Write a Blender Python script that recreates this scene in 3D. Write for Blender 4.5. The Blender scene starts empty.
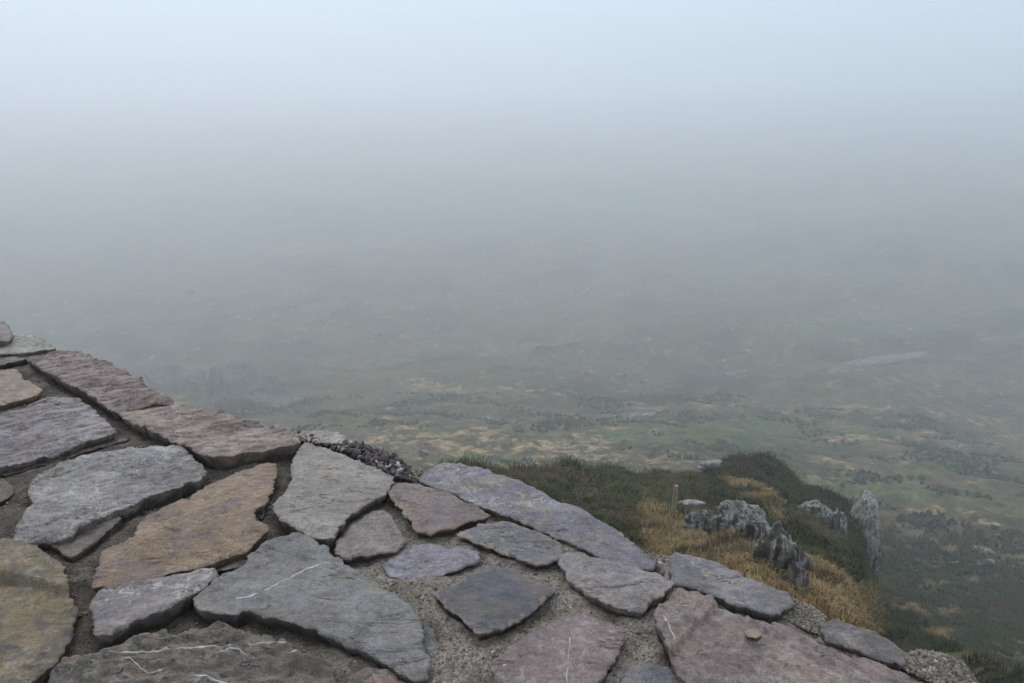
import bpy, math, random
import numpy as np
from mathutils import Vector, Matrix
from mathutils.geometry import delaunay_2d_cdt
from mathutils.bvhtree import BVHTree

random.seed(7)
RNG = np.random.default_rng(7)
D = bpy.data
SC = bpy.context.scene
COL = SC.collection

# ------------------------------------------------------------------ camera geometry
W, H, F = 1024.0, 683.0, 804.0
CAMZ = 0.65                      # eye height over the wall top (z = 0)
PITCH = math.radians(17.0)
CP, SP = math.cos(PITCH), math.sin(PITCH)


def ray(px, py):
    """unit-forward ray (not normalised) through a picture point; camera looks along +Y"""
    u = (np.asarray(px, float) - W / 2) / F
    v = (H / 2 - np.asarray(py, float)) / F
    return u, CP + v * SP, -SP + v * CP


def on_plane(px, py, z=0.0):
    dx, dy, dz = ray(px, py)
    t = (z - CAMZ) / dz
    return dx * t, dy * t


def project(x, y, z):
    z = z - CAMZ
    fwd = y * CP - z * SP
    up = y * SP + z * CP
    fwd = np.where(fwd < 1e-3, 1e-3, fwd)
    return W / 2 + F * x / fwd, H / 2 - F * up / fwd


# ------------------------------------------------------------------ noise
_P = np.random.default_rng(3).permutation(256).astype(np.int64)
_P = np.concatenate([_P, _P, _P])
_G = np.random.default_rng(5).normal(size=(256, 3))
_G /= np.linalg.norm(_G, axis=1)[:, None]


def perlin(x, y, z=0.0):
    x, y, z = np.broadcast_arrays(np.asarray(x, float), np.asarray(y, float), np.asarray(z, float))
    xi, yi, zi = np.floor(x).astype(np.int64), np.floor(y).astype(np.int64), np.floor(z).astype(np.int64)
    xf, yf, zf = x - xi, y - yi, z - zi
    fade = lambda t: t * t * t * (t * (t * 6 - 15) + 10)
    u, v, w = fade(xf), fade(yf), fade(zf)

    def g(a, b, c):
        h = _P[(_P[(_P[(xi + a) & 255] + yi + b) & 255] + zi + c) & 255]
        gg = _G[h]
        return gg[..., 0] * (xf - a) + gg[..., 1] * (yf - b) + gg[..., 2] * (zf - c)
    l = lambda a, b, t: a + (b - a) * t
    return l(l(l(g(0, 0, 0), g(1, 0, 0), u), l(g(0, 1, 0), g(1, 1, 0), u), v),
             l(l(g(0, 0, 1), g(1, 0, 1), u), l(g(0, 1, 1), g(1, 1, 1), u), v), w) * 1.5


def fbm(x, y, z=0.0, o=4, gain=0.5):
    s, a = 0.0, 1.0
    for i in range(o):
        s = s + a * perlin(np.asarray(x) * 2 ** i + 17.3 * i, np.asarray(y) * 2 ** i - 9.1 * i, np.asarray(z) * 2 ** i + 3.7 * i)
        a *= gain
    return s


def smooth(a, b, x):
    t = np.clip((np.asarray(x, float) - a) / (b - a), 0, 1)
    return t * t * (3 - 2 * t)


# ------------------------------------------------------------------ object helpers
def tag(o, label=None, cat=None, group=None, kind=None):
    if label: o['label'] = label
    if cat: o['category'] = cat
    if group: o['group'] = group
    if kind: o['kind'] = kind
    return o


def mesh_obj(name, verts, faces, mat, parent=None, loc=(0, 0, 0), attrs=None, shade=True):
    """verts (n,3) array; faces (m,3) or (m,4) int array or list of lists -> ONE mesh object"""
    me = D.meshes.new(name)
    verts = np.asarray(verts, np.float32)
    if isinstance(faces, np.ndarray):
        k = faces.shape[1]
        me.vertices.add(len(verts)); me.vertices.foreach_set('co', verts.ravel())
        me.loops.add(faces.size); me.loops.foreach_set('vertex_index', faces.astype(np.int32).ravel())
        me.polygons.add(len(faces))
        me.polygons.foreach_set('loop_start', np.arange(0, faces.size, k, dtype=np.int32))
        me.polygons.foreach_set('loop_total', np.full(len(faces), k, np.int32))
        me.update(calc_edges=True)
    else:
        me.from_pydata([tuple(map(float, v)) for v in verts], [], [tuple(map(int, f)) for f in faces])
    me.validate()
    if shade:
        me.polygons.foreach_set('use_smooth', np.ones(len(me.polygons), bool))
    for an, av in (attrs or {}).items():
        av = np.asarray(av, np.float32)
        if av.ndim == 1:
            me.attributes.new(an, 'FLOAT', 'POINT').data.foreach_set('value', av)
        else:
            c = np.ones((len(av), 4), np.float32); c[:, :av.shape[1]] = av
            me.attributes.new(an, 'FLOAT_COLOR', 'POINT').data.foreach_set('color', c.ravel())
    me.materials.append(mat)
    o = D.objects.new(name, me); COL.objects.link(o)
    o.location = loc
    if parent: o.parent = parent
    return o


def empty(name, loc=(0, 0, 0)):
    o = D.objects.new(name, None); COL.objects.link(o); o.location = loc
    o.empty_display_size = 0.2
    return o


# ------------------------------------------------------------------ node helpers
def lin(c):
    return tuple(((v / 255) / 12.92) if v / 255 <= 0.04045 else ((v / 255 + 0.055) / 1.055) ** 2.4 for v in c)


EXPO = 0.94    # what a level surface of base colour 1 shows here


def base(c, k=1.0):
    g = sum(c) / 3
    c = [g + (q - g) * 0.80 for q in c]
    return tuple(min(0.8, v / EXPO * k * t) for v, t in zip(lin(c), (1.06, 0.95, 0.86))) + (1.0,)


class NT:
    def __init__(s, name):
        s.mat = D.materials.new(name); s.mat.use_nodes = True
        s.t = s.mat.node_tree; s.t.nodes.clear()
        s.out = s.n('ShaderNodeOutputMaterial'); s.b = s.n('ShaderNodeBsdfPrincipled')
        s.l(s.b.outputs[0], s.out.inputs[0])

    def n(s, kind, **kw):
        nd = s.t.nodes.new(kind)
        for k, v in kw.items():
            if k in nd.inputs: nd.inputs[k].default_value = v
            else: setattr(nd, k, v)
        return nd

    def l(s, a, b): s.t.links.new(a, b)

    def coords(s, rot=0.0, scale=(1, 1, 1), loc=(0, 0, 0)):
        tc = s.n('ShaderNodeTexCoord'); mp = s.n('ShaderNodeMapping')
        mp.inputs['Rotation'].default_value = (0, 0, rot); mp.inputs['Scale'].default_value = scale
        mp.inputs['Location'].default_value = loc
        mp.vector_type = 'TEXTURE' if False else 'POINT'
        s.l(tc.outputs['Object'], mp.inputs['Vector'])
        return mp.outputs[0]

    def noise(s, vec, scale, detail=4, rough=0.55, dist=0.0):
        nd = s.n('ShaderNodeTexNoise'); nd.inputs['Scale'].default_value = scale
        nd.inputs['Detail'].default_value = detail; nd.inputs['Roughness'].default_value = rough
        nd.inputs['Distortion'].default_value = dist
        s.l(vec, nd.inputs['Vector']); return nd.outputs[0]

    def voro(s, vec, scale, feature='F1'):
        nd = s.n('ShaderNodeTexVoronoi', feature=feature); nd.inputs['Scale'].default_value = scale
        s.l(vec, nd.inputs['Vector']); return nd.outputs['Distance']

    def ramp(s, fac, a, b, lo=0.0, hi=1.0):
        nd = s.n('ShaderNodeMapRange', interpolation_type='SMOOTHSTEP')
        nd.inputs[1].default_value = a; nd.inputs[2].default_value = b
        nd.inputs[3].default_value = lo; nd.inputs[4].default_value = hi
        s.l(fac, nd.inputs[0]); return nd.outputs[0]

    def math(s, op, a, b=None):
        nd = s.n('ShaderNodeMath', operation=op)
        for i, v in enumerate((a, b)):
            if v is None: continue
            if isinstance(v, (int, float)): nd.inputs[i].default_value = v
            else: s.l(v, nd.inputs[i])
        return nd.outputs[0]

    def mix(s, fac, a, b, blend='MIX'):
        nd = s.n('ShaderNodeMix', data_type='RGBA', blend_type=blend)
        for idx, v in ((0, fac), (6, a), (7, b)):
            if isinstance(v, (int, float)): nd.inputs[idx].default_value = v
            elif isinstance(v, tuple): nd.inputs[idx].default_value = v
            else: s.l(v, nd.inputs[idx])
        return nd.outputs[2]

    def attr(s, name):
        nd = s.n('ShaderNodeAttribute', attribute_name=name); return nd

    def grey(s, v):
        nd = s.n('ShaderNodeCombineColor')
        for i in range(3): s.l(v, nd.inputs[i])
        return nd.outputs[0]

    def finish(s, color, rough=0.75, bump=None, strength=0.4, dist=0.001, spec=0.35):
        if isinstance(color, tuple): s.b.inputs['Base Color'].default_value = color
        else: s.l(color, s.b.inputs['Base Color'])
        if isinstance(rough, (int, float)): s.b.inputs['Roughness'].default_value = rough
        else: s.l(rough, s.b.inputs['Roughness'])
        s.b.inputs['Specular IOR Level'].default_value = spec
        if bump is not None:
            nd = s.n('ShaderNodeBump'); nd.inputs['Strength'].default_value = strength
            nd.inputs['Distance'].default_value = dist
            s.l(bump, nd.inputs['Height']); s.l(nd.outputs[0], s.b.inputs['Normal'])
        return s.mat


def stone_mat(name, c1, c2, c3=None, ang=0.0, streak=0.5, rim=None, seed=0.0, lichen=0.3, spotty=0.0):
    """weathered sandstone / slate: two body tones, bedding streaks, specks, lichen, stained rim"""
    m = NT(name)
    off = (seed * 1.37, seed * 2.11, seed * 0.73)
    v = m.coords(loc=off)
    vs = m.coords(rot=ang, scale=(1.0, 4.5, 2.0), loc=off)
    big = m.ramp(m.noise(v, 9, 6, 0.65, 0.6), 0.40, 0.60)
    col = m.mix(big, base(c1), base(c2))
    if c3 is not None:
        col = m.mix(m.ramp(m.noise(v, 13, 6, 0.7, 0.6), 0.50, 0.62, 0, .85), col, base(c3))
    st = m.noise(vs, 16, 8, 0.72, 0.3)
    sv = m.ramp(st, 0.38, 0.62, 1 - 0.24 * streak, 1 + 0.24 * streak)
    col = m.mix(1.0, col, m.grey(sv), 'MULTIPLY')
    # mottles from hand size down to grains
    m1 = m.noise(v, 38, 6, 0.75, 0.4)
    col = m.mix(1.0, col, m.grey(m.ramp(m1, 0.36, 0.64, 0.88, 1.12)), 'MULTIPLY')
    md = m.noise(v, 130, 5, 0.75)
    col = m.mix(1.0, col, m.grey(m.ramp(md, 0.36, 0.64, 0.84, 1.16)), 'MULTIPLY')
    gr = m.noise(v, 520, 2, 0.7)
    col = m.mix(1.0, col, m.grey(m.ramp(gr, 0.34, 0.66, 0.78, 1.22)), 'MULTIPLY')
    hue = m.ramp(m.noise(v, 22, 4, .6), .42, .60)
    col = m.mix(m.math('MULTIPLY', hue, 0.22), col, base((138, 120, 96)))
    # pale lichen crusts with crisp borders
    lm = m.math('MULTIPLY', m.ramp(m.noise(v, 60, 7, 0.78, 0.8), 0.53, 0.58), m.ramp(m.noise(v, 8, 4), 0.42, 0.56))
    lm = m.math('MULTIPLY', lm, lichen)
    col = m.mix(lm, col, base((178, 176, 168)))
    # dark algae stains
    dm = m.math('MULTIPLY', m.ramp(m.noise(v, 26, 7, 0.78, 0.5), 0.54, 0.62), 0.45)
    col = m.mix(dm, col, base((72, 70, 66)))
    # hairline cracks along the bedding
    cn = m.noise(vs, 7, 6, 0.6, 0.8)
    ck = m.ramp(m.math('ABSOLUTE', m.math('SUBTRACT', cn, 0.5)), 0.002, 0.010, 1.0, 0.0)
    ck = m.math('MULTIPLY', ck, m.ramp(m.noise(v, 11, 3), 0.48, 0.58))
    col = m.mix(m.math('MULTIPLY', ck, 0.75), col, base((48, 44, 40)))
    e = m.attr('edge').outputs['Fac']
    wob = m.math('ADD', e, m.ramp(m.noise(v, 80, 5, .7), 0.38, 0.62, -0.006, 0.007))
    if rim is not None:
        col = m.mix(m.ramp(wob, 0.001, 0.006, 0.62, 0.0), col, base(rim))
    else:
        col = m.mix(m.ramp(wob, 0.0, 0.005, 0.35, 0.0), col, base((110, 96, 78)))
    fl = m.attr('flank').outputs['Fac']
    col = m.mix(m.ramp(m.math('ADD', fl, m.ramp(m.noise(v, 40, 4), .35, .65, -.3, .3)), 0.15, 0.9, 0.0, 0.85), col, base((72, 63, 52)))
    h = m.math('ADD', m.math('MULTIPLY', st, 2.0), m.math('ADD', m.math('MULTIPLY', m1, 2.2), m.math('ADD', md, m.math('MULTIPLY', gr, 0.5))))
    h = m.math('SUBTRACT', h, m.math('MULTIPLY', ck, 0.8))
    return m.finish(col, m.ramp(big, 0, 1, 0.50, 0.70), h, 0.85, 0.0030, 0.4)


# ------------------------------------------------------------------ sky, sun, haze, camera
SUN_EL, SUN_AZ = math.radians(52), math.radians(-25)      # azimuth from +Y, negative to the left
w = D.worlds.new('World'); SC.world = w; w.use_nodes = True
nt = w.node_tree; nt.nodes.clear()
wo = nt.nodes.new('ShaderNodeOutputWorld'); bg = nt.nodes.new('ShaderNodeBackground')
sky = nt.nodes.new('ShaderNodeTexSky'); sky.sky_type = 'NISHITA'; sky.sun_disc = False
sky.sun_elevation = SUN_EL; sky.sun_rotation = SUN_AZ
sky.air_density = 1.0; sky.dust_density = 3.0; sky.ozone_density = 1.0; sky.altitude = 300
mx = nt.nodes.new('ShaderNodeMix'); mx.data_type = 'RGBA'; mx.inputs[0].default_value = 0.72
mx.inputs[7].default_value = (6.0, 7.2, 8.8, 1)          # even cloud light above the mist
nt.links.new(sky.outputs[0], mx.inputs[6]); 
# an overcast sky is brighter overhead than towards the horizon
sx_ = nt.nodes.new('ShaderNodeSeparateXYZ')
tcw = nt.nodes.new('ShaderNodeTexCoord'); nt.links.new(tcw.outputs['Generated'], sx_.inputs[0])
mr = nt.nodes.new('ShaderNodeMapRange'); mr.inputs[1].default_value = 0.0; mr.inputs[2].default_value = 1.0
mr.inputs[3].default_value = 0.79; mr.inputs[4].default_value = 1.72
nt.links.new(sx_.outputs[2], mr.inputs[0])
vm = nt.nodes.new('ShaderNodeVectorMath'); vm.operation = 'SCALE'
nt.links.new(mx.outputs[2], vm.inputs[0]); nt.links.new(mr.outputs[0], vm.inputs['Scale'])
nt.links.new(vm.outputs[0], bg.inputs[0])
bg.inputs[1].default_value = 0.130
nt.links.new(bg.outputs[0], wo.inputs[0])

sl = D.lights.new('sun', 'SUN'); sl.energy = 0.8; sl.angle = math.radians(35); sl.color = (1.0, 0.97, 0.92)
so = D.objects.new('sun', sl); COL.objects.link(so)
sd = Vector((math.sin(SUN_AZ) * math.cos(SUN_EL), math.cos(SUN_AZ) * math.cos(SUN_EL), math.sin(SUN_EL)))
so.rotation_euler = sd.to_track_quat('Z', 'Y').to_euler()
so.location = (0, 0, 30)

cam = D.cameras.new('camera'); co = D.objects.new('camera', cam); COL.objects.link(co)
cam.sensor_width = 36; cam.lens = 36 * F / W; cam.clip_start = 0.05; cam.clip_end = 6000
co.location = (0, 0, CAMZ); co.rotation_euler = (math.radians(90) - PITCH, 0, 0)
SC.camera = co
SC.view_settings.view_transform = 'Standard'; SC.view_settings.look = 'None'
SC.view_settings.gamma = 1; SC.view_settings.exposure = 0.0
SC.cycles.use_denoising = True
SC.cycles.max_bounces = 8; SC.cycles.diffuse_bounces = 3; SC.cycles.volume_bounces = 5
SC.cycles.caustics_reflective = False; SC.cycles.caustics_refractive = False

hm = D.materials.new('haze'); hm.use_nodes = True; ht = hm.node_tree; ht.nodes.clear()
ho = ht.nodes.new('ShaderNodeOutputMaterial'); hv = ht.nodes.new('ShaderNodeVolumePrincipled')
hv.inputs['Color'].default_value = (0.988, 0.998, 0.992, 1)
HAZE = 0.0047
hv.inputs['Density'].default_value = HAZE; hv.inputs['Anisotropy'].default_value = 0.66
ht.links.new(hv.outputs[0], ho.inputs['Volume'])
hx, hz0, hz1 = 1900.0, -90.0, 19.0
hvts = np.array([(x, y, z) for z in (hz0, hz1) for y in (-hx, hx) for x in (-hx, hx)])
haze = mesh_obj('haze', hvts, np.array([(0, 2, 3, 1), (4, 5, 7, 6), (0, 1, 5, 4), (2, 6, 7, 3), (0, 4, 6, 2), (1, 3, 7, 5)]), hm, shade=False)
tag(haze, 'thick pale grey mist filling the valley and hiding the far side', 'haze', kind='stuff')

# ------------------------------------------------------------------ terrain
# drop below the eye as a function of the horizontal distance, open hillside
VR = np.array([0, 2.2, 5, 10, 25, 40, 73, 115, 165, 230, 310, 420, 560, 800, 1200, 2600])
VD = np.array([1.75, 2.3, 4.4, 8.4, 17.8, 24, 34, 45, 53, 55, 50, 39, 24, 6, 0, 0])
# crest of the heathery spur: picture column, picture row of the crest, distance
CR = np.array([(395, 500, 9), (430, 474, 11), (470, 473, 12), (520, 474, 14), (580, 474, 16), (640, 476, 18.5), (690, 476, 20.5),
               (722, 472, 22), (740, 463, 24), (762, 461, 25), (785, 472, 25), (806, 490, 25), (822, 500, 25), (838, 507, 25.5),
               (858, 520, 25.5), (868, 560, 25), (880, 606, 23), (930, 640, 18), (1010, 672, 12), (1100, 740, 10)], float)
_dx, _dy, _dz = ray(CR[:, 0], CR[:, 1])
_rr = np.hypot(_dx, _dy)
CR_AZ = np.arctan2(_dx, _dy); CR_R = CR[:, 2]; CR_D = -_dz / _rr * CR_R


def ground(x, y, detail=True):
    """height of the ground (world z)"""
    x = np.asarray(x, float); y = np.asarray(y, float)
    r = np.hypot(x, y) + 1e-6; az = np.arctan2(x, y)
    a2 = az + 0.03 * perlin(x * 0.25, y * 0.25, 4.0) * smooth(3, 9, r)
    vd = np.interp(r, VR, VD)
    right = smooth(0.15, 0.6, az) * smooth(90, 260, r)
    vd = vd - 9 * right
    left = smooth(-0.1, -0.6, az) * smooth(60, 200, r)
    vd = vd + 6 * left
    rc = np.interp(a2, CR_AZ, CR_R); dc = np.interp(a2, CR_AZ, CR_D)
    front = np.interp(r / rc, [0, 0.16, 0.42, 0.75, 1.0], [0.0, 0.10, 0.42, 0.76, 1.0])
    sdrop = 1.75 + (dc - 1.75) * front + np.maximum(r - rc, 0) * 1.35
    sdrop = np.where((a2 < CR_AZ[0]) | (az > CR_AZ[-1]) | (y < 0), 1e3, sdrop)
    # smooth minimum of the two drops
    k = 0.5
    h = np.clip(0.5 + 0.5 * (vd - sdrop) / k, 0, 1)
    drop = vd * (1 - h) + sdrop * h - k * h * (1 - h)
    # a level path behind the wall, where the viewer stands
    side = x * NX + y * NY
    drop = np.where(side < 0.5, 1.68 + 0.02 * np.maximum(-side - 2, 0), drop)
    z = CAMZ - drop
    if detail:
        far = smooth(12, 60, r) * (side > 0.5)
        z = z + far * (fbm(x / 46, y / 46, 1.5, 4) * np.minimum(r * 0.020, 4.5) + fbm(x / 14, y / 14, 8.5, 3) * 0.8)
        near = smooth(2, 6, r) * (side > 0.5)
        z = z + near * (0.26 * fbm(x / 2.0, y / 2.0, 2.0, 3) + 0.07 * fbm(x / 0.5, y / 0.5, 5.0, 2))
        z = z + far * 0.40 * np.maximum(fbm(x / 5, y / 5, 3.0, 3), -0.2)
    return z


# wall frame: outer edge line N.p = EDGE, wall runs along S
SX, SY = 0.788, -0.616
NX, NY = 0.616, 0.788
EDGE = 0.905


def hit(px, py, rmin=3.0, rmax=1500.0):
    """where the ray through a picture point meets the ground"""
    dx, dy, dz = (float(v) for v in ray(px, py))
    n = math.hypot(dx, dy)
    t = np.geomspace(rmin, rmax, 2600) / n
    g = ground(dx * t, dy * t)
    below = (CAMZ + dz * t) < g
    i = int(np.argmax(below)) if below.any() else len(t) - 1
    return dx * t[i], dy * t[i], float(g[i]), t[i] * n


ZT = [  # tan grass patches in the picture: centre, radii, strength
    (455, 444, 90, 15, .8), (560, 447, 70, 14, .7), (430, 388, 42, 7, .7), (640, 462, 60, 8, .6), (395, 430, 40, 10, .4), (540, 395, 50, 4, .35),
    (770, 478, 60, 5, .4), (855, 436, 36, 4, .8), (925, 433, 22, 4, .7), (830, 478, 22, 9, .6), (908, 465, 12, 4, .9), (990, 523, 28, 6, .7),
    (935, 585, 22, 6, .7), (945, 613, 14, 6, .8), (942, 633, 16, 7, .9), (905, 612, 34, 8, .9), (1000, 650, 30, 8, .5), (760, 432, 20, 4, .4),
    (690, 405, 60, 5, .3), (860, 405, 60, 6, .35), (985, 420, 30, 6, .3), (600, 340, 40, 4, .3), (955, 675, 30, 9, .6),
    (735, 495, 34, 10, .0)]
ZG = [(730, 432, 90, 14, .9), (880, 492, 70, 12, .8), (620, 440, 60, 8, .5), (590, 325, 90, 8, .6), (480, 462, 60, 6, .7), (850, 330, 120, 10, .5),
      (780, 270, 90, 6, .4), (960, 470, 60, 10, .5), (440, 300, 80, 8, .4), (850, 640, 60, 25, .6)]
ZR = [(925, 540, 50, 14, .7), (560, 405, 80, 10, .5), (820, 395, 90, 9, .5), (720, 370, 70, 8, .5), (960, 450, 60, 8, .4), (370, 350, 60, 14, .35), (980, 620, 40, 20, .4)]
PT = [  # tan grass on the spur (picture polygons)
    [(636, 498), (672, 500), (702, 526), (742, 534), (772, 560), (800, 580), (812, 600), (850, 612), (905, 618), (880, 640), (800, 622), (740, 604), (700, 590), (664, 572), (645, 536)],
    [(800, 560), (822, 553), (838, 570), (868, 592), (902, 612), (880, 622), (830, 608), (806, 590)],
    [(722, 474), (742, 482), (766, 492), (772, 502), (752, 502), (728, 490)],
    [(768, 503), (782, 505), (786, 522), (774, 520)]]
PB = [[(570, 480), (630, 480), (652, 500), (640, 530), (610, 520), (585, 500)]]


def in_poly(px, py, poly):
    px = np.asarray(px, float); py = np.asarray(py, float)
    c = np.zeros(px.shape, bool)
    n = len(poly)
    for i in range(n):
        x0, y0 = poly[i]; x1, y1 = poly[(i + 1) % n]
        if y0 == y1: continue
        cond = ((y0 > py) != (y1 > py)) & (px < (x1 - x0) * (py - y0) / (y1 - y0) + x0)
        c ^= cond
    return c


def zones(x, y, z):
    """tan / green / brown weights of the plant cover, settled once, in world space"""
    px, py = project(x, y, z)
    r = np.hypot(x, y); az = np.arctan2(x, y)
    px = px + 7 * perlin(x / 1.1, y / 1.1, 9.0) + 10 * perlin(x / (r * 0.10 + .5), y / (r * 0.10 + .5), 7.0)
    py = py + 4 * perlin(x / 1.3, y / 1.3, 19.0) + 4 * perlin(x / (r * 0.08 + .5), y / (r * 0.08 + .5), 17.0)
    rc = np.interp(az, CR_AZ, CR_R)
    spur = (r < rc + 1.5) & (az > CR_AZ[0]) & (az < CR_AZ[-4])
    out = np.zeros(px.shape + (3,))
    for k, Z in enumerate((ZT, ZG, ZR)):
        for cx, cy, rx, ry, s in Z:
            d = ((px - cx) / rx) ** 2 + ((py - cy) / ry) ** 2
            out[..., k] = np.maximum(out[..., k], s * np.exp(-d * 0.9))
    out[spur] = 0
    for p in PT:
        out[..., 0] = np.where(spur & in_poly(px, py, p), 1.0, out[..., 0])
    for p in PB:
        out[..., 2] = np.where(spur & in_poly(px, py, p), 0.9, out[..., 2])
    out[y < 0.5] = 0
    return out


azf = np.radians(np.concatenate([np.arange(-178, -60, 4.0), np.arange(-60, -37, 0.8), np.arange(-37, -8, 0.17), np.arange(-8, 27, 0.11),
                                 np.arange(27, 38, 0.17), np.arange(38, 60, 0.8), np.arange(60, 180, 4.0)]))
rad = np.concatenate([np.geomspace(0.4, 3, 14)[:-1], np.geomspace(3, 32, 300)[:-1], np.geomspace(32, 260, 300)[:-1], np.geomspace(260, 2600, 70)])
A, R = np.meshgrid(azf, rad)
X = R * np.sin(A); Y = R * np.cos(A)
Z = np.concatenate([ground(X[i:i + 60], Y[i:i + 60]) for i in range(0, len(rad), 60)])
nr, na = R.shape
V = np.stack([X.ravel(), Y.ravel(), Z.ravel()], 1)
ii, jj = np.meshgrid(np.arange(nr - 1), np.arange(na), indexing='ij')
j2 = (jj + 1) % na
Fq = np.stack([ii * na + jj, ii * na + j2, (ii + 1) * na + j2, (ii + 1) * na + jj], -1).reshape(-1, 4)[:, ::-1]
zc = zones(X.ravel(), Y.ravel(), Z.ravel())
path = (X.ravel() * NX + Y.ravel() * NY < 0.5).astype(float)

m = NT('moorland')
v = m.coords()
zo = m.attr('zone'); sep = m.n('ShaderNodeSeparateColor'); m.l(zo.outputs['Color'], sep.inputs[0])
nb = m.noise(v, 0.04, 7, 0.66, 0.3)
nm = m.noise(v, 0.16, 8, 0.72, 0.2)
nf = m.noise(v, 2.6, 6, 0.7)
nq = m.noise(v, 0.55, 9, 0.78, 0.3)
col = m.mix(m.ramp(nb, 0.40, 0.60), (0.022, 0.022, 0.008, 1), (0.080, 0.068, 0.026, 1))
col = m.mix(m.ramp(m.noise(v, 0.07, 7, 0.7), 0.46, 0.58, 0, 0.85), col, (0.110, 0.080, 0.042, 1))
tanm = m.math('ADD', sep.outputs[0], m.math('ADD', m.ramp(nm, 0.44, 0.68, -0.30, 0.45), m.ramp(nq, 0.38, 0.62, -0.45, 0.45)))
col = m.mix(m.ramp(tanm, 0.28, 0.75), col, m.mix(m.ramp(nf, 0.35, 0.65), (0.17, 0.11, 0.05, 1), (0.30, 0.21, 0.11, 1)))
grm = m.math('ADD', sep.outputs[1], m.ramp(nm, 0.40, 0.62, 0.3, -0.3))
col = m.mix(m.ramp(grm, 0.1, 0.7, 0, 0.9), col, m.mix(m.ramp(nf, 0.3, 0.7), (0.042, 0.056, 0.018, 1), (0.090, 0.108, 0.036, 1)))
col = m.mix(m.math('MULTIPLY', sep.outputs[2], 0.7), col, (0.10, 0.062, 0.042, 1))
col = m.mix(1.0, col, m.grey(m.ramp(m.math('ADD', m.math('MULTIPLY', nf, .35), m.math('MULTIPLY', nq, .65)), 0.39, 0.61, 0.30, 1.75)), 'MULTIPLY')
col = m.mix(m.ramp(m.noise(v, 0.9, 5, 0.75), 0.62, 0.68, 0, 0.6), col, (0.24, 0.24, 0.22, 1))
gp = m.mix(m.ramp(m.voro(v, 55), 0.1, 0.5), (0.12, 0.11, 0.10, 1), (0.26, 0.25, 0.23, 1))
col = m.mix(m.attr('path').outputs['Fac'], col, gp)
moor = m.finish(col, 0.95, m.math('ADD', m.math('MULTIPLY', nm, 3.0), nf), 0.6, 0.25, 0.1)
terrain = mesh_obj('hillside', V, Fq, moor, attrs={'zone': zc, 'path': path})
tag(terrain, 'heath covered hillside falling away into the misty valley', 'hillside', kind='structure')

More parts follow.
